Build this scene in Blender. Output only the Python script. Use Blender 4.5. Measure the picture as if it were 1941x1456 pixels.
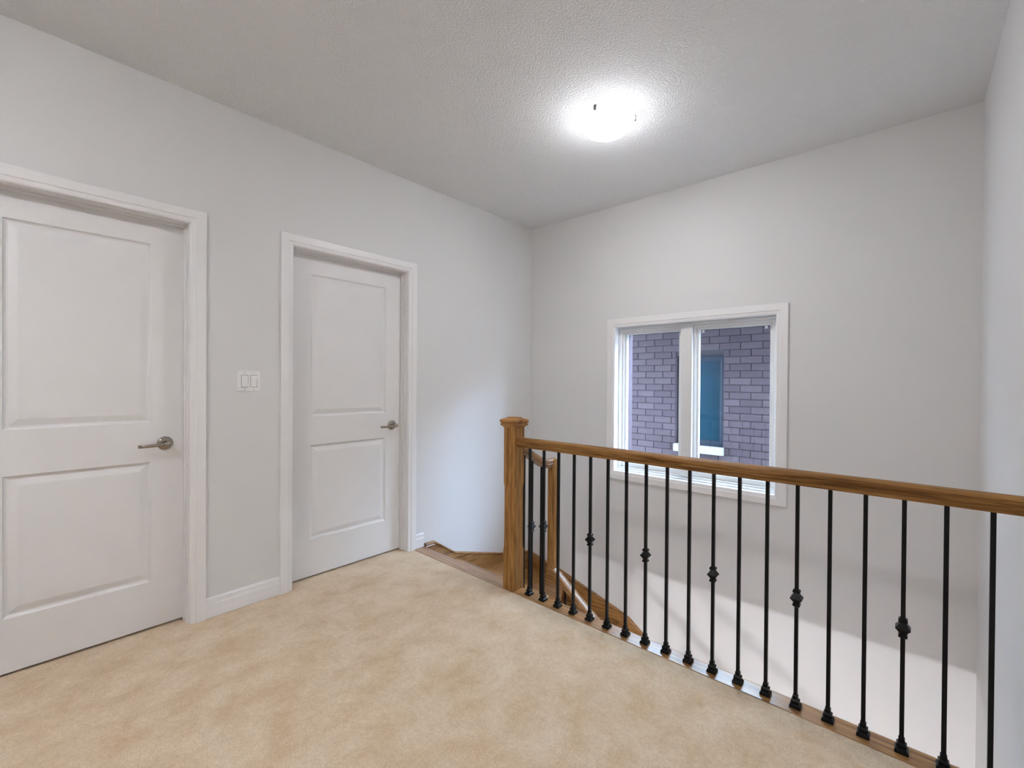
import bpy, math, random
from mathutils import Vector, Matrix

for o in list(bpy.data.objects):
    bpy.data.objects.remove(o, do_unlink=True)
scene = bpy.context.scene
C = scene.collection
random.seed(7)

# ------------------------------------------------------------------ camera
F_PX, YAW, PITCH, ROLL = 842.73, 41.8315, -0.3767, 0.3962
CAM = Vector((2.762, 0.0, 1.2672))
y_, p_, r_ = (math.radians(v) for v in (YAW, PITCH, ROLL))
fwd = Vector((-math.sin(y_) * math.cos(p_), math.cos(y_) * math.cos(p_), math.sin(p_)))
rt = Vector((math.cos(y_), math.sin(y_), 0))
up = rt.cross(fwd)
r2 = rt * math.cos(r_) + up * math.sin(r_)
u2 = up * math.cos(r_) - rt * math.sin(r_)
cam_d = bpy.data.cameras.new('camera')
cam_d.sensor_width = 36.0
cam_d.sensor_fit = 'HORIZONTAL'
cam_d.lens = F_PX / 1941.0 * 36.0
cam_d.clip_start = 0.01
cam = bpy.data.objects.new('camera', cam_d)
C.objects.link(cam)
cam.matrix_world = Matrix(((r2.x, u2.x, -fwd.x, CAM.x), (r2.y, u2.y, -fwd.y, CAM.y),
                           (r2.z, u2.z, -fwd.z, CAM.z), (0, 0, 0, 1)))
scene.camera = cam

# ------------------------------------------------------------------ sky
SKY_COLOR, SKY_STRENGTH = (0.58, 0.76, 1.0), 12.5
LAMP_POWER = 58.0
REAR_FILL_POWER = 143.0
LOWER_LAMP_POWER = 470.0
world = bpy.data.worlds.new('overcast_sky')
scene.world = world
world.use_nodes = True
bg = world.node_tree.nodes['Background']
bg.inputs[0].default_value = (*SKY_COLOR, 1)
bg.inputs[1].default_value = SKY_STRENGTH

# hazy sun behind the neighbouring house, shining down through the stair window
sun_d = bpy.data.lights.new('hazy_sun', 'SUN')
sun_d.energy = 11.0
sun_d.color = (0.50, 0.66, 1.0)
sun_d.angle = math.radians(38)
sun = bpy.data.objects.new('hazy_sun', sun_d)
C.objects.link(sun)
sun.rotation_euler = Vector((-1.5, -0.76, -0.95)).to_track_quat('-Z', 'Y').to_euler()

# ------------------------------------------------------------------ exposure
vs = scene.view_settings
vs.view_transform = 'Standard'
vs.look = 'None'
vs.gamma = 1.0
vs.use_curve_mapping = False
vs.exposure = 0.82


# ------------------------------------------------------------------ materials
def new_mat(name):
    m = bpy.data.materials.new(name)
    m.use_nodes = True
    nt = m.node_tree
    return m, nt, nt.nodes['Principled BSDF']


def tex_coords(nt, scale=(1, 1, 1)):
    tc = nt.nodes.new('ShaderNodeTexCoord')
    mp = nt.nodes.new('ShaderNodeMapping')
    mp.inputs['Scale'].default_value = scale
    nt.links.new(tc.outputs['Object'], mp.inputs['Vector'])
    return mp.outputs['Vector']


def noise(nt, vec, scale, detail=3.0, rough=0.5, dist=0.0):
    n = nt.nodes.new('ShaderNodeTexNoise')
    n.inputs['Scale'].default_value = scale
    n.inputs['Detail'].default_value = detail
    n.inputs['Roughness'].default_value = rough
    n.inputs['Distortion'].default_value = dist
    nt.links.new(vec, n.inputs['Vector'])
    return n.outputs['Fac']


def ramp(nt, fac, stops):
    r = nt.nodes.new('ShaderNodeValToRGB')
    while len(r.color_ramp.elements) < len(stops):
        r.color_ramp.elements.new(0.5)
    for e, (pos, col) in zip(r.color_ramp.elements, stops):
        e.position = pos
        e.color = (*col, 1)
    nt.links.new(fac, r.inputs['Fac'])
    return r.outputs['Color']


def mixc(nt, fac, a, b, mode='MIX'):
    m = nt.nodes.new('ShaderNodeMix')
    m.data_type = 'RGBA'
    m.blend_type = mode
    if isinstance(fac, float):
        m.inputs[0].default_value = fac
    else:
        nt.links.new(fac, m.inputs[0])
    for sock, v in ((m.inputs[6], a), (m.inputs[7], b)):
        if isinstance(v, tuple):
            sock.default_value = (*v, 1)
        else:
            nt.links.new(v, sock)
    return m.outputs[2]


def bump(nt, bsdf, height, strength, dist):
    b = nt.nodes.new('ShaderNodeBump')
    b.inputs['Strength'].default_value = strength
    b.inputs['Distance'].default_value = dist
    nt.links.new(height, b.inputs['Height'])
    nt.links.new(b.outputs['Normal'], bsdf.inputs['Normal'])


def plain(name, col, rough=0.5, metal=0.0, var=0.03, scale=30.0, bump_s=0.0, coat=0.0):
    m, nt, b = new_mat(name)
    v = tex_coords(nt)
    f = noise(nt, v, scale, 3)
    lo = tuple(c * (1 - var) for c in col)
    hi = tuple(min(1, c * (1 + var)) for c in col)
    nt.links.new(ramp(nt, f, [(0.3, lo), (0.7, hi)]), b.inputs['Base Color'])
    b.inputs['Roughness'].default_value = rough
    b.inputs['Metallic'].default_value = metal
    b.inputs['Coat Weight'].default_value = coat
    if bump_s:
        bump(nt, b, f, bump_s, 0.002)
    return m


def mat_wall():
    m, nt, b = new_mat('wall_paint')
    v = tex_coords(nt)
    nt.links.new(ramp(nt, noise(nt, v, 1.3, 2), [(0.3, (0.765, 0.762, 0.755)), (0.7, (0.785, 0.782, 0.775))]), b.inputs['Base Color'])
    b.inputs['Roughness'].default_value = 0.62
    bump(nt, b, noise(nt, v, 260, 3), 0.08, 0.002)
    return m


def mat_ceiling():
    m, nt, b = new_mat('stipple_ceiling')
    v = tex_coords(nt)
    b.inputs['Base Color'].default_value = (0.93, 0.945, 0.955, 1)
    b.inputs['Roughness'].default_value = 0.9
    n1 = noise(nt, v, 165, 4, 0.65)
    vo = nt.nodes.new('ShaderNodeTexVoronoi')
    vo.inputs['Scale'].default_value = 105
    nt.links.new(v, vo.inputs['Vector'])
    ad = nt.nodes.new('ShaderNodeMath')
    ad.operation = 'SUBTRACT'
    nt.links.new(n1, ad.inputs[0])
    nt.links.new(vo.outputs['Distance'], ad.inputs[1])
    bump(nt, b, ad.outputs[0], 0.55, 0.006)
    return m


def mat_carpet():
    m, nt, b = new_mat('beige_carpet')
    v = tex_coords(nt)
    vd = tex_coords(nt, (1.0, 0.8, 1.0))
    sheen_patch = noise(nt, vd, 6.5, 5, 0.62, 0.3)  # sheen of the leaning pile, painted into the base colour as patches
    fine = noise(nt, v, 140, 3, 0.75)
    mid = noise(nt, v, 46, 3, 0.6)
    c1 = ramp(nt, sheen_patch, [(0.31, (0.70, 0.50, 0.30)), (0.45, (0.78, 0.595, 0.40)), (0.58, (0.84, 0.665, 0.47)), (0.70, (0.87, 0.71, 0.525))])
    c2 = mixc(nt, 0.35, c1, ramp(nt, mid, [(0.3, (0.70, 0.66, 0.62)), (0.65, (1.0, 1.0, 1.0))]), 'MULTIPLY')
    c3 = mixc(nt, 0.55, c2, ramp(nt, fine, [(0.28, (0.62, 0.58, 0.54)), (0.6, (1.0, 1.0, 1.0))]), 'MULTIPLY')
    nt.links.new(c3, b.inputs['Base Color'])
    b.inputs['Roughness'].default_value = 1.0
    b.inputs['Specular IOR Level'].default_value = 0.1
    b.inputs['Sheen Weight'].default_value = 0.25
    b.inputs['Sheen Roughness'].default_value = 0.6
    ad = nt.nodes.new('ShaderNodeMath')
    ad.operation = 'ADD'
    nt.links.new(fine, ad.inputs[0])
    nt.links.new(mid, ad.inputs[1])
    bump(nt, b, ad.outputs[0], 0.6, 0.006)
    return m


def mat_oak(name, axis, light=1.0, gloss=0.0):
    """varnished oak, grain running along the local axis"""
    m, nt, b = new_mat(name)
    s = [1.0, 1.0, 1.0]
    s[axis] = 0.06
    v = tex_coords(nt, tuple(s))
    s2 = [1.0, 1.0, 1.0]
    s2[axis] = 0.022
    v2 = tex_coords(nt, tuple(s2))
    rings = noise(nt, v, 42, 4, 0.55, 0.8)
    pores = noise(nt, v2, 330, 2, 0.6)
    k = light
    col = ramp(nt, rings, [(0.34, (0.135 * k, 0.058 * k, 0.015 * k)), (0.47, (0.235 * k, 0.115 * k, 0.034 * k)),
                           (0.58, (0.29 * k, 0.152 * k, 0.050 * k)), (0.70, (0.20 * k, 0.092 * k, 0.027 * k))])
    col = mixc(nt, 0.85, col, ramp(nt, pores, [(0.36, (0.42, 0.36, 0.30)), (0.5, (1.0, 1.0, 1.0))]), 'MULTIPLY')
    nt.links.new(col, b.inputs['Base Color'])
    b.inputs['Roughness'].default_value = 0.50 - 0.2 * gloss
    b.inputs['Coat Weight'].default_value = 0.03 + 0.75 * gloss
    b.inputs['Specular IOR Level'].default_value = 0.16 + 0.42 * gloss
    b.inputs['Coat Roughness'].default_value = 0.22
    bump(nt, b, pores, 0.12, 0.001)
    return m


def mat_brick(name):
    m, nt, b = new_mat(name)
    v = tex_coords(nt)
    oi = nt.nodes.new('ShaderNodeObjectInfo')
    base = ramp(nt, oi.outputs['Random'], [(0.0, (0.064, 0.042, 0.052)), (0.5, (0.078, 0.053, 0.062)), (1.0, (0.092, 0.064, 0.073))])
    spk = noise(nt, v, 22, 5, 0.7)
    col = mixc(nt, 0.6, base, ramp(nt, spk, [(0.3, (0.55, 0.5, 0.5)), (0.62, (1.0, 1.0, 1.0))]), 'MULTIPLY')
    nt.links.new(col, b.inputs['Base Color'])
    b.inputs['Roughness'].default_value = 0.9
    bump(nt, b, noise(nt, v, 90, 4), 0.5, 0.004)
    return m


def mat_glass(name, tint):
    m, nt, _ = new_mat(name)
    nt.nodes.remove(nt.nodes['Principled BSDF'])
    out = nt.nodes['Material Output']
    tr = nt.nodes.new('ShaderNodeBsdfTransparent')
    v = tex_coords(nt)
    nt.links.new(ramp(nt, noise(nt, v, 3, 2), [(0.3, tint), (0.7, tuple(min(1, t * 1.02) for t in tint))]), tr.inputs['Color'])
    gl = nt.nodes.new('ShaderNodeBsdfGlossy')
    gl.inputs['Roughness'].default_value = 0.02
    lw = nt.nodes.new('ShaderNodeLayerWeight')
    lw.inputs['Blend'].default_value = 0.5
    pw = nt.nodes.new('ShaderNodeMath')
    pw.operation = 'POWER'
    pw.inputs[1].default_value = 5.0
    nt.links.new(lw.outputs['Facing'], pw.inputs[0])
    fr = nt.nodes.new('ShaderNodeMath')
    fr.operation = 'MULTIPLY_ADD'
    fr.inputs[1].default_value = 0.9
    fr.inputs[2].default_value = 0.025
    nt.links.new(pw.outputs[0], fr.inputs[0])
    mx = nt.nodes.new('ShaderNodeMixShader')
    nt.links.new(fr.outputs[0], mx.inputs[0])
    nt.links.new(tr.outputs[0], mx.inputs[1])
    nt.links.new(gl.outputs[0], mx.inputs[2])
    nt.links.new(mx.outputs[0], out.inputs['Surface'])
    return m


def mat_lamp(name, power):
    m, nt, b = new_mat(name)
    v = tex_coords(nt)
    col = ramp(nt, noise(nt, v, 8, 2), [(0.3, (0.945, 0.95, 1.0)), (0.7, (0.95, 0.955, 1.0))])
    b.inputs['Base Color'].default_value = (0.9, 0.9, 0.88, 1)
    b.inputs['Roughness'].default_value = 0.3
    nt.links.new(col, b.inputs['Emission Color'])
    # the bulbs sit low in the bowl: the glass is brightest at its bottom, dimmer at the rim
    sx = nt.nodes.new('ShaderNodeSeparateXYZ')
    nt.links.new(v, sx.inputs[0])
    mr = nt.nodes.new('ShaderNodeMapRange')
    mr.inputs['From Min'].default_value = -0.115
    mr.inputs['From Max'].default_value = -0.030
    mr.inputs['To Min'].default_value = power
    mr.inputs['To Max'].default_value = power * 0.035
    nt.links.new(sx.outputs['Z'], mr.inputs['Value'])
    nt.links.new(mr.outputs['Result'], b.inputs['Emission Strength'])
    return m


WALL = mat_wall()
CEIL = mat_ceiling()
CARPET = mat_carpet()
TRIM = plain('white_trim_paint', (0.89, 0.88, 0.875), 0.38, var=0.012, scale=6)
DOOR = plain('white_door_paint', (0.85, 0.84, 0.835), 0.42, var=0.012, scale=5)
VINYL = plain('white_vinyl', (0.83, 0.83, 0.82), 0.32, var=0.01, scale=9)
PLASTIC = plain('switch_plastic', (0.90, 0.90, 0.89), 0.3, var=0.01)
GAP = plain('switch_gap_shade', (0.30, 0.30, 0.30), 0.6)
SCREW = plain('painted_screw', (0.55, 0.55, 0.55), 0.4)
IRON = plain('black_iron', (0.003, 0.003, 0.0035), 0.36, 0.0, var=0.25, scale=60)
IRON.node_tree.nodes['Principled BSDF'].inputs['Specular IOR Level'].default_value = 0.22
NICKEL = plain('brushed_nickel', (0.32, 0.285, 0.245), 0.24, 1.0, var=0.05, scale=90)
STEEL = plain('clip_metal', (0.16, 0.16, 0.165), 0.45, 0.3)
OAK_TX, OAK_TY = mat_oak('tread_oak_x', 0, 1.5, 0.75), mat_oak('tread_oak_y', 1, 1.5, 0.75)
OAK_RAIL = mat_oak('handrail_oak', 0, 1.25)
OAK_SATIN = mat_oak('polished_oak', 0, 1.7, 1.0)
OAK_X, OAK_Y, OAK_Z = mat_oak('oak_grain_x', 0, 1.6), mat_oak('oak_grain_y', 1, 1.6), mat_oak('oak_grain_z', 2, 1.6)
BRICK = mat_brick('purple_brown_brick')
MORTAR = plain('mortar', (0.046, 0.039, 0.044), 0.95, var=0.15, scale=40)
STONE = plain('cast_stone_sill', (0.34, 0.34, 0.34), 0.8, var=0.06, scale=25)
SOFFIT = plain('soffit_metal', (0.10, 0.10, 0.11), 0.6)
SHINGLE = plain('dark_shingles', (0.06, 0.06, 0.065), 0.95, var=0.3, scale=25, bump_s=0.5)
NFRAME = plain('charcoal_window_frame', (0.02, 0.03, 0.045), 0.4)
GROUND = plain('gravel_ground', (0.28, 0.27, 0.25), 0.95, var=0.3, scale=20, bump_s=0.5)
LOWFLOOR = mat_oak('oak_floor', 0)
GLASS = mat_glass('window_glass', (0.94, 0.97, 0.97))
NGLASS = plain('dark_reflective_glass', (0.006, 0.040, 0.062), 0.03, 0.0, var=0.15, scale=1.5, coat=1.0)
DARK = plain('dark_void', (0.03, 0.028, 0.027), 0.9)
LAMP = mat_lamp('lit_frosted_glass', LAMP_POWER)
LAMP_FILL = mat_lamp('rear_fill_glass', REAR_FILL_POWER)
LAMP_LOW = mat_lamp('lit_frosted_glass_lower', LOWER_LAMP_POWER)


# ------------------------------------------------------------------ mesh helpers
class MB:
    def __init__(self):
        self.v, self.f, self.s = [], [], []

    def add(self, vs_, fs_, smooth=False):
        k = len(self.v)
        self.v += [tuple(a) for a in vs_]
        for f in fs_:
            self.f.append(tuple(i + k for i in f))
            self.s.append(smooth)
        return self

    def box(self, x0, x1, y0, y1, z0, z1):
        return self.add([(x0, y0, z0), (x1, y0, z0), (x1, y1, z0), (x0, y1, z0),
                         (x0, y0, z1), (x1, y0, z1), (x1, y1, z1), (x0, y1, z1)],
                        [(0, 3, 2, 1), (4, 5, 6, 7), (0, 1, 5, 4), (1, 2, 6, 5), (2, 3, 7, 6), (3, 0, 4, 7)])

    def stack(self, cx, cy, rings, smooth=False):
        """square rings (half_width, z) stacked upward"""
        vs_, fs_ = [], []
        for h, z in rings:
            vs_ += [(cx - h, cy - h, z), (cx + h, cy - h, z), (cx + h, cy + h, z), (cx - h, cy + h, z)]
        n = len(rings)
        for i in range(n - 1):
            for j in range(4):
                a, b2 = i * 4 + j, i * 4 + (j + 1) % 4
                fs_.append((a, b2, b2 + 4, a + 4))
        fs_ += [(3, 2, 1, 0), tuple(range((n - 1) * 4, n * 4))]
        return self.add(vs_, fs_, smooth)

    def sweep(self, sections, closed_ends=True, smooth=False):
        """list of equal-length loops, joined"""
        n = len(sections[0])
        vs_ = [p for s in sections for p in s]
        fs_ = []
        for i in range(len(sections) - 1):
            for j in range(n):
                a, b2 = i * n + j, i * n + (j + 1) % n
                fs_.append((a, b2, b2 + n, a + n))
        if closed_ends:
            fs_.append(tuple(reversed(range(n))))
            fs_.append(tuple(range((len(sections) - 1) * n, len(sections) * n)))
        return self.add(vs_, fs_, smooth)

    def prism(self, poly, z0, z1):
        """horizontal polygon extruded in z"""
        return self.sweep([[(x, y, z0) for x, y in poly], [(x, y, z1) for x, y in poly]])

    def lathe(self, prof, center, axis='z', n=40, smooth=True):
        """prof = [(r, h)] ; rotated round an axis through center"""
        secs = []
        for r, h in prof:
            ring = []
            for i in range(n):
                a = 2 * math.pi * i / n
                c, s = r * math.cos(a), r * math.sin(a)
                q = {'z': (c, s, h), 'x': (h, c, s), 'y': (c, h, s)}[axis]
                ring.append((center[0] + q[0], center[1] + q[1], center[2] + q[2]))
            secs.append(ring)
        return self.sweep(secs, True, smooth)


def fix_normals(me):
    import bmesh
    bm = bmesh.new()
    bm.from_mesh(me)
    bmesh.ops.recalc_face_normals(bm, faces=bm.faces)
    bm.to_mesh(me)
    bm.free()


def obj(name, mb, material, parent=None, bevel=0.0, fix=True, seg=2):
    off = parent_origin(parent)
    me = bpy.data.meshes.new(name)
    me.from_pydata([(x - off[0], y - off[1], z - off[2]) for x, y, z in mb.v], [], mb.f)
    me.polygons.foreach_set('use_smooth', mb.s)
    if fix:
        fix_normals(me)
    me.materials.append(material)
    o = bpy.data.objects.new(name, me)
    C.objects.link(o)
    if parent is not None:
        o.parent = parent
    if bevel:
        md = o.modifiers.new('bevel', 'BEVEL')
        md.width = bevel
        md.segments = seg
        md.limit_method = 'ANGLE'
        md.angle_limit = math.radians(40)
    return o


def parent_origin(p):
    v = Vector((0, 0, 0))
    while p is not None:
        v += p.location
        p = p.parent
    return v


def tag(o, label=None, cat=None, group=None, kind=None):
    for k, v in (('label', label), ('category', cat), ('group', group), ('kind', kind)):
        if v:
            o[k] = v
    return o


def empty(name, loc, parent=None):
    o = bpy.data.objects.new(name, None)
    o.empty_display_size = 0.05
    C.objects.link(o)
    o.parent = parent
    o.location = Vector(loc) - (parent_origin(parent) if parent else Vector((0, 0, 0)))
    return o


def thing(name, label, cat, loc, group=None):
    return tag(empty(name, loc), label, cat, group)


def struct(name, label, o):
    return tag(o, label, name_cat(name), kind='structure')


def name_cat(n):
    return n.split('_')[0]


def part_label(o, label):
    o['label'] = label
    return o


def cells(axis, base, thick, us, ws, hole):
    """slab with rectangular holes: axis 'x' (u=y,w=z), 'y' (u=x,w=z) or 'z' (u=x,w=y); one closed mesh"""
    mb = MB()
    nu, nw = len(us) - 1, len(ws) - 1
    solid = [[not hole(0.5 * (us[i] + us[i + 1]), 0.5 * (ws[j] + ws[j + 1])) for j in range(nw)] for i in range(nu)]

    def P(u, w, t):
        return {'x': (t, u, w), 'y': (u, t, w), 'z': (u, w, t)}[axis]
    t0, t1 = base, base + thick

    def S(i, j):
        return 0 <= i < nu and 0 <= j < nw and solid[i][j]
    for i in range(nu):
        for j in range(nw):
            if not solid[i][j]:
                continue
            a0, a1, b0, b1 = us[i], us[i + 1], ws[j], ws[j + 1]
            for t in (t0, t1):
                mb.add([P(a0, b0, t), P(a1, b0, t), P(a1, b1, t), P(a0, b1, t)], [(0, 1, 2, 3)])
            for di, dj, e in ((-1, 0, ((a0, b0), (a0, b1))), (1, 0, ((a1, b0), (a1, b1))),
                              (0, -1, ((a0, b0), (a1, b0))), (0, 1, ((a0, b1), (a1, b1)))):
                if not S(i + di, j + dj):
                    (u0, w0), (u1, w1) = e
                    mb.add([P(u0, w0, t0), P(u1, w1, t0), P(u1, w1, t1), P(u0, w0, t1)], [(0, 1, 2, 3)])
    return mb


# ------------------------------------------------------------------ dimensions
W, D, H = 3.036, 3.359, 2.74          # right wall, window wall, ceiling
Y0 = -2.6                              # end of the hall behind the camera
R = 1.984                              # edge of the carpet at the stair well
LOW = -3.04                            # storey below
GZ = -3.3                              # ground outside
SLAB = -0.30                           # underside of the hall floor
CW = 0.070                             # casing width
# door 1 (near) and door 2: casing outer edges along the left wall
D1A, D1B = -0.240, 0.6688
D2A, D2B = 1.0386, 2.0028
CT = 2.137
WX0, WX1, WZ0, WZ1 = 0.8466, 2.1704, 0.455, 1.7912   # window casing, outer

# ------------------------------------------------------------------ room shell
holes1 = [(D1A + CW - 0.012, D1B - CW + 0.012, -0.03, CT - CW + 0.012), (D2A + CW - 0.012, D2B - CW + 0.012, -0.03, CT - CW + 0.012)]
us = sorted({Y0 - 0.12, D + 0.2} | {h[k] for h in holes1 for k in (0, 1)})
ws = sorted({LOW, H} | {h[k] for h in holes1 for k in (2, 3)})
wl = obj('wall_left', cells('x', -0.12, 0.12, us, ws, lambda u, w: any(h[0] < u < h[1] and h[2] < w < h[3] for h in holes1)), WALL)
struct('wall_left', 'off-white painted wall holding the two white doors', wl)

wh = (WX0 + CW - 0.01, WX1 - CW + 0.01, WZ0 + CW - 0.01, WZ1 - CW + 0.01)
wb = obj('wall_back', cells('y', D, 0.2, sorted({0.0, W, wh[0], wh[1]}), sorted({LOW, H, wh[2], wh[3]}),
                            lambda u, w: wh[0] < u < wh[1] and wh[2] < w < wh[3]), WALL)
struct('wall_back', 'off-white painted wall around the window over the stairs', wb)
wx = obj('wall_exterior', cells('y', D + 0.2005, 0.09, [-1.5, wh[0] + 0.02, wh[1] - 0.02, W + 1.5], [GZ, wh[2] + 0.02, wh[3] - 0.02, 3.3],
                                 lambda u, w: wh[0] < u < wh[1] and wh[2] < w < wh[3]), BRICK)
struct('wall_exterior', 'dark brick outer face of the window wall', wx)
wr = obj('wall_right', MB().box(W, W + 0.12, Y0 - 0.12, D + 0.2, LOW, H), WALL)
struct('wall_right', 'plain off-white wall where the railing ends', wr)
wf = obj('wall_front', MB().box(0, W, Y0 - 0.12, Y0, LOW, H), WALL)
struct('wall_front', 'plain off-white wall closing the hall behind the viewer', wf)
ce = obj('ceiling', MB().box(-0.12, W + 0.12, Y0 - 0.12, D + 0.2, H, H + 0.15), CEIL)
struct('ceiling', 'grey-white stippled ceiling with round lamp', ce)
fl = obj('floor', MB().prism(
    [(0, Y0), (W, Y0), (W, R), (0, R)] + [q for h in reversed(holes1) for q in ((0, h[1]), (-0.12, h[1]), (-0.12, h[0]), (0, h[0]))], -0.03, 0.0), CARPET)
struct('floor', 'beige cut-pile carpet of the upstairs hall', fl)
fs_ = obj('ceiling_lower', MB().box(0, W, Y0, R + 0.066, SLAB, -0.031), WALL)
struct('ceiling', 'white underside and edge of the hall floor', fs_)
lf = obj('floor', MB().box(0, W, Y0, D, LOW - 0.1, LOW), LOWFLOOR)
struct('floor', 'oak floor of the storey below', lf)

# oak nosing along the carpet edge
NY0, NY1 = R + 0.004, 2.090
prof = [(NY0, -0.028), (NY0, -0.003), (NY0 + 0.003, 0.0)] + \
       [(NY1 - 0.013 + 0.013 * math.sin(a), -0.014 + 0.014 * math.cos(a)) for a in [i * math.pi / 8 for i in range(9)]]
ns = obj('trim_1', MB().sweep([[(x, y, z) for y, z in prof] for x in (0.0, W)]), OAK_SATIN)
struct('trim_1', 'flat oak nosing board along the carpet edge under the railing', ns)


def baseboard(name, label, axis, a0, a1, face, sgn):
    pr = [(0, 0.002), (0.014, 0.002), (0.014, 0.070), (0.011, 0.0745), (0.0105, 0.098), (0.006, 0.107), (0, 0.107)]
    if axis == 'y':
        secs = [[(face + sgn * t, a, z) for t, z in pr] for a in (a0, a1)]
    else:
        secs = [[(a, face + sgn * t, z) for t, z in pr] for a in (a0, a1)]
    return struct(name, label, obj(name, MB().sweep(secs), TRIM))


baseboard('baseboard_left', 'white baseboard between the two doors', 'y', D1B, D2A, 0.0, 1)
baseboard('baseboard_corner', 'short white baseboard stub beside the top of the stairs', 'y', D2B, 2.078, 0.0, 1)
baseboard('baseboard_near', 'white baseboard left of the nearer door', 'y', Y0, D1A, 0.0, 1)
baseboard('baseboard_right', 'white baseboard along the right wall', 'y', Y0, R, W, -1)
baseboard('baseboard_front', 'white baseboard behind the viewer', 'x', 0.0, W, Y0, 1)


# ------------------------------------------------------------------ casings
CPROF = [(0.0, 0.0), (0.0, 0.014), (0.003, 0.017), (0.044, 0.017), (0.046, 0.0135), (0.049, 0.0125), (0.064, 0.0105), (CW, 0.007), (CW, 0.0)]


def casing_piece(side, a0, a1, b0, b1, P, four=False):
    """one mitred length of moulding round the rectangle a0..a1 x b0..b1"""
    s0, s1 = [], []
    for u, t in CPROF:
        lo = b0 + (u if four else 0)
        if side == 'l':
            q0, q1 = (a0 + u, lo), (a0 + u, b1 - u)
        elif side == 'r':
            q0, q1 = (a1 - u, lo), (a1 - u, b1 - u)
        elif side == 't':
            q0, q1 = (a0 + u, b1 - u), (a1 - u, b1 - u)
        else:
            q0, q1 = (a0 + u, b0 + u), (a1 - u, b0 + u)
        s0.append(P(q0[0], q0[1], t))
        s1.append(P(q1[0], q1[1], t))
    return MB().sweep([s0, s1])


def door_trim(name, label, a0, a1):
    root = struct(name, label, empty(name, (0, (a0 + a1) / 2, 0)))
    P = lambda a, b, t: (t, a, b)
    obj('side_casing', casing_piece('l', a0, a1, 0.0, CT, P), TRIM, root)
    obj('side_casing', casing_piece('r', a0, a1, 0.0, CT, P), TRIM, root)
    obj('head_casing', casing_piece('t', a0, a1, 0.0, CT, P), TRIM, root)
    i0, i1, it = a0 + CW - 0.006, a1 - CW + 0.006, CT - CW + 0.006
    # jamb boards lining the opening, with a stop in front of the door
    obj('side_jamb', MB().box(-0.12, -0.0005, i0 - 0.006, i0 + 0.010, 0.001, it), TRIM, root)
    obj('side_jamb', MB().box(-0.12, -0.0005, i1 - 0.010, i1 + 0.006, 0.001, it), TRIM, root)
    obj('head_jamb', MB().box(-0.12, -0.0005, i0 - 0.006, i1 + 0.006, it - 0.010, it + 0.006), TRIM, root)
    for s in (i0 + 0.010, i1 - 0.018):
        obj('door_stop', MB().box(-0.080, -0.050, s, s + 0.008, 0.001, it - 0.010), TRIM, root, bevel=0.002)
    obj('door_stop', MB().box(-0.080, -0.050, i0 + 0.010, i1 - 0.010, it - 0.018, it - 0.010), TRIM, root, bevel=0.002)
    return i0 + 0.013, i1 - 0.013, it - 0.013


def door(name, label, y0, y1, zt, panels, hy):
    XF, XB, zb = -0.0815, -0.1165, 0.012
    mb = MB()
    # plain back and edges
    mb.add([(XB, y0, zb), (XB, y1, zb), (XB, y1, zt), (XB, y0, zt), (XF, y0, zb), (XF, y1, zb), (XF, y1, zt), (XF, y0, zt)],
           [(0, 1, 2, 3), (0, 1, 5, 4), (1, 2, 6, 5), (2, 3, 7, 6), (3, 0, 4, 7)])
    # front face: grid with panels left out
    pa, pb = panels[0][0], panels[0][1]
    ys = [y0, pa, pb, y1]
    zs = sorted({zb, zt} | {p[k] for p in panels for k in (2, 3)})
    for i in range(3):
        for j in range(len(zs) - 1):
            c = (0.5 * (ys[i] + ys[i + 1]), 0.5 * (zs[j] + zs[j + 1]))
            if any(p[0] < c[0] < p[1] and p[2] < c[1] < p[3] for p in panels):
                continue
            mb.add([(XF, ys[i], zs[j]), (XF, ys[i + 1], zs[j]), (XF, ys[i + 1], zs[j + 1]), (XF, ys[i], zs[j + 1])], [(0, 1, 2, 3)])
    rings = [(0.0, 0.0), (0.004, -0.0075), (0.010, -0.0115), (0.016, -0.0120), (0.042, -0.0030), (0.046, -0.0024)]
    for p in panels:
        prev = None
        for ins, dz in rings:
            r = [(XF + dz, p[0] + ins, p[2] + ins), (XF + dz, p[1] - ins, p[2] + ins), (XF + dz, p[1] - ins, p[3] - ins), (XF + dz, p[0] + ins, p[3] - ins)]
            if prev:
                for k in range(4):
                    mb.add([prev[k], prev[(k + 1) % 4], r[(k + 1) % 4], r[k]], [(0, 1, 2, 3)])
            prev = r
        mb.add(prev, [(0, 1, 2, 3)])
    o = obj(name, mb, DOOR)
    struct(name, label, o)
    h = empty('door_handle', (XF, hy, 0.937), o)
    part_label(h, 'brushed nickel lever handle')
    obj('rosette', MB().lathe([(0.0, 0.0), (0.034, 0.0), (0.034, 0.004), (0.031, 0.009), (0.022, 0.0125), (0.014, 0.014), (0.0, 0.014)],
                              (XF, hy, 0.937), 'x', 36), NICKEL, h)
    lv = MB().lathe([(0.0, 0.012), (0.0125, 0.012), (0.0105, 0.020), (0.0105, 0.046), (0.013, 0.050), (0.013, 0.062), (0.010, 0.066), (0.0, 0.066)],
                    (XF, hy, 0.937), 'x', 28)
    secs = []
    for d, cx, hz, hx in ((0.0, 0.056, 0.0100, 0.0075), (0.02, 0.056, 0.0095, 0.0070), (0.045, 0.055, 0.0082, 0.0060),
                          (0.075, 0.052, 0.0078, 0.0055), (0.098, 0.046, 0.0080, 0.0050), (0.112, 0.036, 0.0080, 0.0045)):
        ring = []
        for i in range(14):
            a = 2 * math.pi * i / 14
            ring.append((XF + cx + hx * math.cos(a), hy - d, 0.937 - 0.05 * d + hz * math.sin(a)))
        secs.append(ring)
    lv.sweep(secs, True, True)
    obj('lever', lv, NICKEL, h)
    return o


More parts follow.
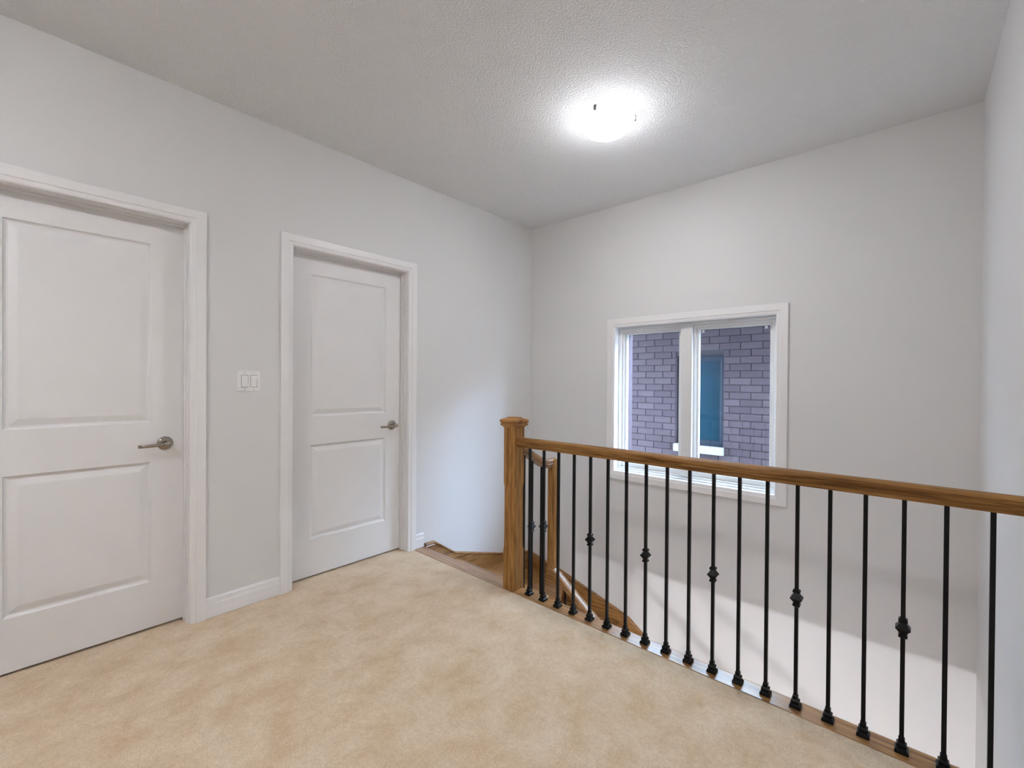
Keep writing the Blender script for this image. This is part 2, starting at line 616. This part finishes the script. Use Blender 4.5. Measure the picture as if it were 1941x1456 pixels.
i0, i1, it = door_trim('trim_2', 'white moulded casing around the nearer door', D1A, D1B)
door('door_1', 'white two-panel door nearest the viewer, cut by the photo edge', i0, i1, it,
     [(-0.037, 0.455, 0.243, 0.848), (-0.037, 0.455, 1.045, 1.942)], 0.512)
i0, i1, it = door_trim('trim_3', 'white moulded casing around the door by the stairs', D2A, D2B)
d2 = door('door_2', 'white two-panel door beside the top of the stairs', i0, i1, it,
          [(1.254, 1.798, 0.245, 0.850), (1.254, 1.798, 1.030, 1.940)], 1.850)
obj('latch_plate', MB().box(-0.1095, -0.0812, i1 - 0.0015, i1 + 0.0010, 0.912, 0.962), NICKEL, d2)
for k, (a, b) in enumerate(((D1A, D1B), (D2A, D2B))):
    rm = obj('door_light_block', MB().box(-0.18, -0.1205, a - 0.05, b + 0.05, -0.2, CT + 0.1), DARK)  # unseen dark panel added to keep daylight out of the door gap
    struct('wall_left', ('dark panel added behind the nearer door to block daylight', 'dark panel added behind the door by the stairs to block daylight')[k], rm)

# ------------------------------------------------------------------ light switch
sy, sz = 0.8735, 1.257
sw = thing('light_switch', 'white double rocker light switch on the wall between the doors', 'switch', (0.0, sy, sz))
pl = obj('plate', MB().sweep([[(0.0005, sy - a, sz - b), (0.0005, sy + a, sz - b), (0.0005, sy + a, sz + b), (0.0005, sy - a, sz + b)] if k == 0 else
                              [(k, sy - a, sz - b), (k, sy + a, sz - b), (k, sy + a, sz + b), (k, sy - a, sz + b)]
                              for k, a, b in ((0, 0.0585, 0.0585), (0.004, 0.0585, 0.0585), (0.007, 0.055, 0.055))]), PLASTIC, sw)
for c, tilt in ((-0.023, 1), (0.023, -1)):
    y = sy + c
    obj('rocker_gap_shade', MB().box(0.007, 0.0078, y - 0.0178, y + 0.0178, sz - 0.0345, sz + 0.0345), GAP, sw)  # flat grey strip paints the shaded gap around the rocker
    d0, d1 = (0.0150, 0.0080) if tilt > 0 else (0.0080, 0.0150)
    m = MB()
    m.add([(0.0075, y - 0.0155, sz - 0.032), (0.0075, y + 0.0155, sz - 0.032), (0.0075, y + 0.0155, sz + 0.032), (0.0075, y - 0.0155, sz + 0.032),
           (d0, y - 0.0155, sz - 0.032), (d0, y + 0.0155, sz - 0.032), (0.0088, y - 0.0155, sz), (0.0088, y + 0.0155, sz),
           (d1, y - 0.0155, sz + 0.032), (d1, y + 0.0155, sz + 0.032)],
          [(0, 1, 2, 3), (4, 5, 7, 6), (6, 7, 9, 8), (0, 4, 6, 8, 3), (1, 5, 7, 9, 2), (0, 1, 5, 4), (3, 2, 9, 8)])
    obj('rocker', m, PLASTIC, sw)
    for q in (-0.0475, 0.0475):
        obj('screw', MB().lathe([(0.0, 0.0068), (0.0030, 0.0068), (0.0026, 0.0080), (0.0, 0.0082)], (0, y, sz + q), 'x', 12), SCREW, sw)


# ------------------------------------------------------------------ ceiling lamps
def dome_lamp(label, x, y, z, glow, angles):
    t = thing('ceiling_lamp', label, 'lamp', (x, y, z), 'round flush ceiling lamps')
    obj('base', MB().lathe([(0.0, 0.0), (0.120, 0.0), (0.122, -0.006), (0.116, -0.022), (0.0, -0.022)], (x, y, z), 'z', 48), TRIM, t)
    rb, dp = 0.150, 0.086
    prof_ = [(rb - 0.004, -0.020), (rb, -0.023)]
    prof_ += [(rb * math.cos(a), -0.025 - dp * math.sin(a)) for a in [i * math.pi / 2 / 14 for i in range(1, 14, 1)]] + [(0.004, -0.025 - dp)]
    obj('glass_bowl', MB().lathe(prof_, (x, y, z), 'z', 40), glow, t)
    for a in angles:
        a = math.radians(a)
        c, s = math.cos(a), math.sin(a)
        m = MB()
        q = [(rb - 0.012, -0.014), (rb + 0.005, -0.014), (rb + 0.006, -0.040), (rb - 0.010, -0.046), (rb - 0.010, -0.040), (rb + 0.003, -0.036), (rb + 0.002, -0.018), (rb - 0.012, -0.018)]
        m.sweep([[(x + r * c - w * s, y + r * s + w * c, z + h) for r, h in q] for w in (-0.008, 0.008)])
        obj('clip', m, STEEL, t)
    return t


dome_lamp('lit frosted glass bowl lamp on the stippled ceiling above the stair railing', 1.497, 2.187, H, LAMP, (-84, 30, 156))
dome_lamp('added fill lamp, a frosted glass bowl further back along the hall ceiling', 1.50, -1.10, H, LAMP_FILL, (-90, 30, 150))  # unseen lamp added as ambient fill for the hall
dome_lamp('lit frosted glass bowl lamp downstairs towards the door wall', 0.75, -0.20, SLAB, LAMP_LOW, (-90, 30, 150))
dome_lamp('second frosted glass bowl lamp added downstairs towards the right wall to soften shadows', 2.30, -0.20, SLAB, LAMP_LOW, (-90, 30, 150))  # downstairs light split in two, this bowl added to soften its shadows

# ------------------------------------------------------------------ window
P = lambda a, b, t: (a, D - t, b)
win = struct('window_1', 'white two-light window with moulded casing over the stairs', empty('window_1', ((WX0 + WX1) / 2, D, WZ0)))
for s, n in (('l', 'side_casing'), ('r', 'side_casing'), ('t', 'head_casing'), ('b', 'bottom_casing')):
    obj(n, casing_piece(s, WX0, WX1, WZ0, WZ1, P, True), TRIM, win)
ix0, ix1, iz0, iz1 = WX0 + CW - 0.004, WX1 - CW + 0.004, WZ0 + CW - 0.004, WZ1 - CW + 0.004


def rect_frame(x0, x1, z0, z1, w, ya, yb, wb_=None):
    """rectangular frame, member width w (bottom wb_)"""
    wb_ = w if wb_ is None else wb_
    m = MB()
    o_ = [(x0, z0), (x1, z0), (x1, z1), (x0, z1)]
    i_ = [(x0 + w, z0 + wb_), (x1 - w, z0 + wb_), (x1 - w, z1 - w), (x0 + w, z1 - w)]
    for k in range(4):
        k2 = (k + 1) % 4
        m.add([(o_[k][0], ya, o_[k][1]), (o_[k2][0], ya, o_[k2][1]), (i_[k2][0], ya, i_[k2][1]), (i_[k][0], ya, i_[k][1]),
               (o_[k][0], yb, o_[k][1]), (o_[k2][0], yb, o_[k2][1]), (i_[k2][0], yb, i_[k2][1]), (i_[k][0], yb, i_[k][1])],
              [(0, 1, 2, 3), (4, 5, 6, 7), (0, 1, 5, 4), (2, 3, 7, 6)])
    return m


obj('jamb_liner', rect_frame(ix0 - 0.006, ix1 + 0.006, iz0 - 0.006, iz1 + 0.006, 0.008, D + 0.0008, D + 0.075), TRIM, win)
obj('frame', rect_frame(ix0 + 0.0025, ix1 - 0.0025, iz0 + 0.0025, iz1 - 0.0025, 0.022, D + 0.062, D + 0.165, 0.028), VINYL, win, bevel=0.003)
fx0, fx1, fz0, fz1 = ix0 + 0.0245, ix1 - 0.0245, iz0 + 0.0305, iz1 - 0.0245
MX0, MX1 = 1.452, 1.534
obj('mullion', MB().box(MX0, MX1, D + 0.048, D + 0.165, fz0, fz1), VINYL, win, bevel=0.004)
for (x0, x1, tl) in ((fx0, MX0, 'left'), (MX1, fx1, 'right')):
    s = obj('sash', rect_frame(x0, x1, fz0, fz1, 0.019, D + 0.082, D + 0.15, 0.034), VINYL, win, bevel=0.003)
    obj('glazing_bead', rect_frame(x0 + 0.019, x1 - 0.019, fz0 + 0.034, fz1 - 0.019, 0.016, D + 0.096, D + 0.13, 0.018), VINYL, s, bevel=0.002)
    obj('pane', MB().box(x0 + 0.033, x1 - 0.033, D + 0.110, D + 0.114, fz0 + 0.050, fz1 - 0.033), GLASS, s)
    for cx in ((x0 + 0.062,) if tl == 'left' else (x0 + 0.062, x1 - 0.062)):
        zc = fz1 - 0.045
        m = MB()
        m.sweep([[(cx - 0.010, yy, zc + 0.005), (cx + 0.010, yy, zc + 0.005), (cx + 0.006, yy, zc - 0.003), (cx + 0.013, yy, zc - 0.012),
                  (cx - 0.013, yy, zc - 0.012), (cx - 0.006, yy, zc - 0.003)] for yy in (D + 0.104, D + 0.1095)])
        obj('screen_clip', m, VINYL, s)
# stepped sill inside the frame
obj('sill_step', MB().box(ix0 + 0.004, ix1 - 0.004, D + 0.040, D + 0.061, iz0 + 0.0025, iz0 + 0.016), VINYL, win, bevel=0.002)

# ------------------------------------------------------------------ hall railing
NXA, NXB, NYA, NYB = 0.913, 1.002, 1.995, 2.084
ncx, ncy, nh = (NXA + NXB) / 2, (NYA + NYB) / 2, (NXB - NXA) / 2
RY = 2.036
rail = thing('hall_railing', 'oak and black iron railing guarding the stair well', 'railing', (ncx, ncy, 0.0))


def chamfered(cx, cy, h, levels):
    """square post whose corners are cut by c at each level (c, z)"""
    secs = []
    for c, z in levels:
        c = max(c, 0.0004)
        secs.append([(cx - h + c, cy - h, z), (cx + h - c, cy - h, z), (cx + h, cy - h + c, z), (cx + h, cy + h - c, z),
                     (cx + h - c, cy + h, z), (cx - h + c, cy + h, z), (cx - h, cy + h - c, z), (cx - h, cy - h + c, z)])
    return MB().sweep(secs)


nw = obj('newel_post', chamfered(ncx, ncy, nh, [(0.002, 0.0005), (0.002, 0.235), (0.009, 0.26), (0.009, 0.62), (0.002, 0.645), (0.002, 1.000)]), OAK_Z, rail)
cap = MB().stack(ncx, ncy, [(0.0455, 0.985), (0.050, 0.993), (0.059, 0.997), (0.0605, 1.003), (0.0605, 1.007), (0.056, 1.010), (0.056, 1.013),
                            (0.062, 1.017), (0.0635, 1.024), (0.0615, 1.032), (0.055, 1.036), (0.032, 1.043), (0.031, 1.047), (0.0, 1.050)])
obj('cap', cap, OAK_X, nw)

HP = [(0.0, 0.0), (0.021, 0.0), (0.023, 0.006), (0.0225, 0.013), (0.0290, 0.018), (0.0295, 0.024), (0.0275, 0.028), (0.0310, 0.033),
      (0.0315, 0.040), (0.0290, 0.048), (0.0220, 0.0535), (0.0110, 0.0562), (0.0, 0.0570)]
HP = HP + [(-a, b) for a, b in reversed(HP[1:-1])]


def rail_path(mb, pts, side):
    """sweep the handrail profile along pts (bottom line) in a vertical plane; side = horizontal unit vector"""
    secs = []
    n = len(pts)
    side = Vector(side)
    for i, p in enumerate(pts):
        p = Vector(p)
        d0 = (p - Vector(pts[i - 1])).normalized() if i else None
        d1 = (Vector(pts[i + 1]) - p).normalized() if i < n - 1 else None
        d = ((d0 or d1) + (d1 or d0)).normalized()
        u = side.cross(d)
        if u.z < 0:
            u = -u
        k = 1.0
        if d0 is not None and d1 is not None:
            k = 1.0 / max(0.5, d.dot(d0))
        if i in (0, n - 1):
            # plumb cut at the ends
            u = Vector((0, 0, 1))
            k = 1.0
        secs.append([tuple(p + side * a + u * (b * k)) for a, b in HP])
    mb.sweep(secs)
    return mb


obj('handrail', rail_path(MB(), [(NXB - 0.0005, RY, 0.8715), (W - 0.0005, RY, 0.8715)], (0, 1, 0)), OAK_RAIL, rail)

BH = 0.00635


def bar_mesh(z0, z1):
    return MB().stack(0, 0, [(BH, z0), (BH, z1)])


def knuckle_mb(z):
    return MB().stack(0, 0, [(0.0075, z - 0.034), (0.012, z - 0.030), (0.0125, z - 0.023), (0.0085, z - 0.019), (0.012, z - 0.0125), (0.0205, z),
                             (0.012, z + 0.0125), (0.0085, z + 0.019), (0.0125, z + 0.023), (0.012, z + 0.030), (0.0075, z + 0.034)])


def shoe_mb():
    return MB().stack(0, 0, [(0.0185, 0.0), (0.0190, 0.006), (0.0175, 0.011), (0.0115, 0.0165), (0.0135, 0.021), (0.0140, 0.027), (0.0115, 0.030),
                             (0.0088, 0.033), (0.0088, 0.046), (0.0072, 0.048)])


def mesh_of(name, mb, mat_):
    me = bpy.data.meshes.new(name)
    me.from_pydata(mb.v, [], mb.f)
    fix_normals(me)
    me.materials.append(mat_)
    return me


SHOE_ME = mesh_of('shoe', shoe_mb(), IRON)
KNUCKLE_ME = mesh_of('knuckle', knuckle_mb(0.0), IRON)


def baluster(parent, x, y, z0, z1, knuckle=None, bar_me=None):
    me = bar_me or mesh_of('baluster', bar_mesh(0.0005, z1 - z0), IRON)
    b = bpy.data.objects.new('baluster', me)
    C.objects.link(b)
    b.parent = parent
    b.location = Vector((x, y, z0)) - parent_origin(parent)
    kids = [('shoe', SHOE_ME, 0.0008)] + ([('knuckle', KNUCKLE_ME, knuckle)] if knuckle else [])
    for n, m, z in kids:
        k = bpy.data.objects.new(n, m)
        C.objects.link(k)
        k.parent = b
        k.location = (0, 0, z)
    return me


bar = mesh_of('baluster', bar_mesh(0.0008, 0.8725), IRON)
for k in range(19):
    baluster(rail, 1.088 + 0.104 * k, RY, 0.0, 0.8725, 0.428 if k % 3 == 1 else None, bar)

# ------------------------------------------------------------------ staircase
RISE, GO = 0.180, 0.262
PX, PY = 0.957, 2.390
t30, t60 = math.tan(math.radians(30)), math.tan(math.radians(60))
SW = 0.020                                  # clearance for the skirt boards
st = thing('staircase', 'oak winder staircase turning down right below the window', 'stairs', (PX, PY, LOW))
TT = 0.028
yL30 = PY + PX * t30
xB60 = PX - (D - PY) / t60


def tread(z, poly, material):
    return obj('tread', MB().prism(poly, z - TT, z), material, st, bevel=0.008, seg=3)


def riser(p, q, z0, z1):
    d = Vector((q[0] - p[0], q[1] - p[1]))
    n = Vector((-d.y, d.x)).normalized() * 0.008
    poly = [(p[0] - n.x, p[1] - n.y), (q[0] - n.x, q[1] - n.y), (q[0] + n.x, q[1] + n.y), (p[0] + n.x, p[1] + n.y)]
    return obj('riser', MB().prism(poly, z0, z1), OAK_TX, st)


ov = 0.026
xa, yb_ = 0.0185, D - 0.0185                # faces of the skirt boards
riser((xa, 2.062), (PX, 2.062), -RISE, -0.030)
tread(-RISE, [(xa, 2.054), (PX, 2.054), (PX, PY + ov), (xa, PY + ov)], OAK_TX)
riser((xa, PY), (PX, PY), -2 * RISE, -RISE - TT)





n30 = Vector((math.sin(math.radians(30)), math.cos(math.radians(30)))) * ov
n60 = Vector((math.sin(math.radians(60)), math.cos(math.radians(60)))) * ov
l30 = lambda x: PY + (PX - x) * t30
l60x = lambda y: PX - (y - PY) / t60
tread(-2 * RISE, [(xa, PY - 0.004), (PX, PY - 0.004), (PX + n30.x * 0.3, PY + n30.y), (xa, l30(xa) + ov / math.cos(math.radians(30)))], OAK_TX)
riser((xa, l30(xa)), (PX, PY), -3 * RISE, -2 * RISE - TT)
tread(-3 * RISE, [(xa, l30(xa) - 0.004), (PX, PY - 0.004), (PX + n60.x, PY + n60.y * 0.5), (l60x(yb_) + ov / math.sin(math.radians(60)), yb_), (xa, yb_)], OAK_TX)
riser((l60x(yb_), yb_), (PX, PY), -4 * RISE, -3 * RISE - TT)
tread(-4 * RISE, [(l60x(yb_) - 0.004, yb_), (PX - 0.004, PY), (PX + ov, PY), (PX + ov, yb_)], OAK_TY)
NF = 6
for k in range(NF):
    xk = PX + GO * k
    z = -(5 + k) * RISE
    riser((xk, PY), (xk, yb_), z, z + RISE - TT)
    tread(z, [(xk - 0.006, PY), (xk + GO + ov, PY), (xk + GO + ov, yb_), (xk - 0.006, yb_)], OAK_TY)
xl = PX + GO * NF
zl = -(5 + NF) * RISE
riser((xl, PY), (xl, yb_), zl, zl + RISE - TT)
obj('landing', MB().box(xl - 0.006, W - 0.001, PY - 0.25, yb_, zl - 0.04, zl), OAK_TY, st)
for k in range(1, 6):
    z = zl - k * RISE
    yk = PY - 0.25 - 0.25 * (k - 1)
    riser((xl + 0.02, yk), (W - 0.002, yk), z, z + RISE - TT)
    tread(z, [(xl + 0.02, yk - 0.25 - ov), (W - 0.002, yk - 0.25 - ov), (W - 0.002, yk + 0.006), (xl + 0.02, yk + 0.006)], OAK_TX)

# skirt boards with a moulded cap
skl = [(2.092, 0.021), (2.175, 0.021), (2.385, -0.122), (2.93, -0.287), (D - 0.001, -0.383)]
skb = [(0.001, -0.383), (0.40, -0.472), (0.95, -0.622), (1.065, -0.660)]
xe = xl
skb.append((xe, -0.660 - 0.685 * (xe - 1.065)))


def skirt(name, pts, P3, depth):
    m = MB()
    top = [(a, b - 0.034) for a, b in pts]
    bot = [(a, b - depth) for a, b in reversed(pts)]
    m.sweep([[P3(a, b, t) for a, b in top + bot] for t in (0.0005, 0.018)])
    o = obj(name, m, OAK_TY if P3(0, 0, 1)[0] == 1 else OAK_TX, st)
    c = MB()
    prof_ = [(0.0005, -0.036), (0.018, -0.036), (0.0195, -0.034), (0.0195, -0.027), (0.0175, -0.024), (0.023, -0.017), (0.025, -0.009), (0.022, -0.002), (0.014, 0.0), (0.0005, 0.0)]
    c.sweep([[P3(a, b + dz, t) for t, dz in prof_] for a, b in pts])
    obj('cap_moulding', c, OAK_TY if P3(0, 0, 1)[0] == 1 else OAK_TX, o)
    return o


skirt('skirt_board', skl, lambda a, b, t: (t, a, b), 0.40)
skirt('skirt_board', skb, lambda a, b, t: (a, D - t, b), 0.42)
# inner stringers
obj('stringer', MB().box(PX + 0.001, PX + 0.030, 2.06, PY - 0.001, -0.62, -RISE - 0.001), OAK_TY, st)
m = MB()
m.sweep([[(PX - 0.03, yy, -4 * RISE - 0.030), (PX + 0.03, yy, -4 * RISE - 0.030), (xl, yy, zl + RISE - 0.06), (xl, yy, zl - 0.12), (PX - 0.03, yy, -4 * RISE - 0.36)] for yy in (PY - 0.032, PY - 0.002)])
obj('stringer', m, OAK_TX, st)
obj('inner_post', MB().box(PX - 0.02, PX + 0.028, PY - 0.020, PY + 0.024, -1.10, -RISE - 0.03), OAK_Z, st)

# stair railing: short run off the newel, vertical drop, then down the flight
GX, GY = 0.968, 2.425
sr = thing('stair_railing', 'oak stair handrail with vertical drop and iron balusters behind the newel', 'railing', (GX, GY, -RISE))
hr = rail_path(MB(), [(GX - 0.008, NYB + 0.0005, 0.826), (GX - 0.008, 2.300, 0.706), (GX - 0.008, 2.345, 0.692), (GX - 0.008, GY + 0.026, 0.692)], (1, 0, 0))
obj('handrail', hr, OAK_TY, sr)
obj('drop_post', chamfered(GX, GY, 0.0275, [(0.008, -0.035), (0.008, 0.690), (0.010, 0.728), (0.016, 0.745)]), OAK_Z, sr)
sl = -0.70
lz = lambda x: -0.028 + sl * (x - GX)
hr2 = rail_path(MB(), [(GX - 0.020, GY, lz(GX - 0.020)), (xl - 0.1, GY, lz(xl - 0.1))], (0, 1, 0))
obj('handrail', hr2, OAK_TX, sr)
for y, kn in ((2.133, None), (2.212, 0.515), (2.312, None)):
    zt_ = 0.826 - (y - NYB) * 0.555
    baluster(sr, GX - 0.008, y, -RISE, zt_ + 0.004, kn)
for k in range(11):
    x = 1.080 + 0.131 * k
    if x > xl - 0.15:
        break
    step = int((x - PX - ov) // GO)
    z0 = -(5 + max(0, step)) * RISE
    baluster(sr, x, GY, z0, lz(x) + 0.004, 0.42 if k % 3 == 2 else None)

# ------------------------------------------------------------------ neighbouring house seen through the window
NYF = 5.95
BL, BHh = 0.245, 0.0885
NW0, NW1, NZ0, NZ1 = 0.405, 1.012, 0.446, 1.615
SZ0 = 0.345
house = thing('neighbouring_house', 'purple-brown brick house standing close outside the window', 'house', (0.7, NYF, GZ))
HX0, HX1, HZ1 = -4.5, 6.5, 2.03
nwall = obj('brick_wall', cells('y', NYF + 0.010, 0.25, [HX0, NW0, NW1, HX1], [GZ, NZ0, NZ1, HZ1],
                                lambda u, w: NW0 < u < NW1 and NZ0 < w < NZ1), MORTAR, house)
part_label(nwall, 'brick wall with recessed mortar joints')


def brick_mb(x0, x1, z0, z1):
    e = 0.004
    return MB().sweep([[(x0, NYF + 0.03, z0), (x1, NYF + 0.03, z0), (x1, NYF + 0.03, z1), (x0, NYF + 0.03, z1)],
                       [(x0, NYF + e, z0), (x1, NYF + e, z0), (x1, NYF + e, z1), (x0, NYF + e, z1)],
                       [(x0 + e, NYF, z0 + e), (x1 - e, NYF, z0 + e), (x1 - e, NYF, z1 - e), (x0 + e, NYF, z1 - e)]])


joint = 0.007
unit = {}
far = MB()
singles = 0
z_base = 1.149 - BHh * 60
for j in range(0, 90):
    za, zb = z_base + j * BHh + joint / 2, z_base + (j + 1) * BHh - joint / 2
    if zb < GZ or zb > HZ1:
        continue
    ph = 1.205 if j % 2 == 0 else 1.205 + BL / 2
    n0 = math.floor((HX0 - ph) / BL)
    for i in range(n0, n0 + 48):
        xa_, xb_ = ph + i * BL + joint / 2, ph + (i + 1) * BL - joint / 2
        if xb_ > HX1 or xa_ < HX0:
            continue
        pieces = [(xa_, xb_)]
        # opening and sill are cut out
        if zb > SZ0 + 0.01 and za < NZ1:
            lo_, hi_ = (NW0 - 0.004, NW1 + 0.004)
            pieces = []
            if xa_ < lo_:
                pieces.append((xa_, min(xb_, lo_)))
            if xb_ > hi_:
                pieces.append((max(xa_, hi_), xb_))
        for (p0, p1) in pieces:
            if p1 - p0 < 0.02:
                continue
            single = -0.95 < 0.5 * (p0 + p1) < 2.05 and 0.02 < za and singles < 300
            if not single:
                b_ = brick_mb(p0, p1, za, zb)
                far.add(b_.v, b_.f)
                continue
            singles += 1
            ln = round(p1 - p0, 4)
            if ln not in unit:
                mb = brick_mb(-ln / 2, ln / 2, -(zb - za) / 2, (zb - za) / 2)
                mb.v = [(x, y - NYF, z) for x, y, z in mb.v]
                unit[ln] = mesh_of('brick', mb, BRICK)
            o = bpy.data.objects.new('brick', unit[ln])
            C.objects.link(o)
            o.parent = nwall
            o.location = Vector(((p0 + p1) / 2, NYF + random.uniform(-0.0015, 0.0015), (za + zb) / 2)) - parent_origin(nwall)
fo = obj('distant_bricks', far, BRICK, nwall)
fo['kind'] = 'stuff'

# its window, stone sill, eave and roof
nwin = obj('house_window', rect_frame(NW0 + 0.001, NW1 - 0.001, NZ0 + 0.001, NZ1 - 0.001, 0.045, NYF + 0.055, NYF + 0.12), NFRAME, house, bevel=0.003)
obj('inner_sash', rect_frame(NW0 + 0.046, NW1 - 0.046, NZ0 + 0.046, NZ1 - 0.046, 0.022, NYF + 0.072, NYF + 0.11), NFRAME, nwin)
obj('pane', MB().box(NW0 + 0.066, NW1 - 0.066, NYF + 0.088, NYF + 0.094, NZ0 + 0.066, NZ1 - 0.066), NGLASS, nwin)
obj('reveal', rect_frame(NW0 - 0.003, NW1 + 0.003, NZ0 - 0.003, NZ1 + 0.003, 0.0035, NYF + 0.002, NYF + 0.2), BRICK, nwin)
obj('stone_sill', MB().box(NW0 - 0.012, NW1 + 0.012, NYF - 0.045, NYF + 0.054, SZ0, NZ0 - 0.001), STONE, house, bevel=0.006)
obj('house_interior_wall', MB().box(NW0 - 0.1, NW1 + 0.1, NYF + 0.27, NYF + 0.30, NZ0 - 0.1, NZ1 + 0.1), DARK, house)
obj('soffit', MB().box(HX0, HX1, NYF - 0.58, NYF + 0.009, HZ1 - 0.02, HZ1), SOFFIT, house)
obj('fascia', MB().box(HX0, HX1, NYF - 0.60, NYF - 0.581, HZ1 - 0.03, HZ1 + 0.14), SOFFIT, house)
g = [(NYF - 0.72, HZ1 + 0.11), (NYF - 0.72, HZ1 + 0.05), (NYF - 0.69, HZ1 + 0.01), (NYF - 0.601, HZ1 + 0.01), (NYF - 0.601, HZ1 + 0.02),
     (NYF - 0.685, HZ1 + 0.02), (NYF - 0.71, HZ1 + 0.055), (NYF - 0.71, HZ1 + 0.11)]
obj('gutter', MB().sweep([[(x, y, z) for y, z in g] for x in (HX0, HX1)]), SOFFIT, house)
rp = [(NYF - 0.62, HZ1 + 0.141), (NYF - 0.62, HZ1 + 0.165), (NYF + 4.5, HZ1 + 2.40), (NYF + 9.4, HZ1 + 0.165), (NYF + 9.4, HZ1 + 0.141), (NYF + 4.5, HZ1 + 2.36)]
obj('roof', MB().sweep([[(x, y, z) for y, z in rp] for x in (HX0 - 0.3, HX1 + 0.3)]), SHINGLE, house)
gr = obj('ground', MB().box(-14, 17, D + 0.2, 30, GZ - 0.1, GZ), GROUND)
tag(gr, 'gravel strip between the two houses', 'ground', kind='structure')
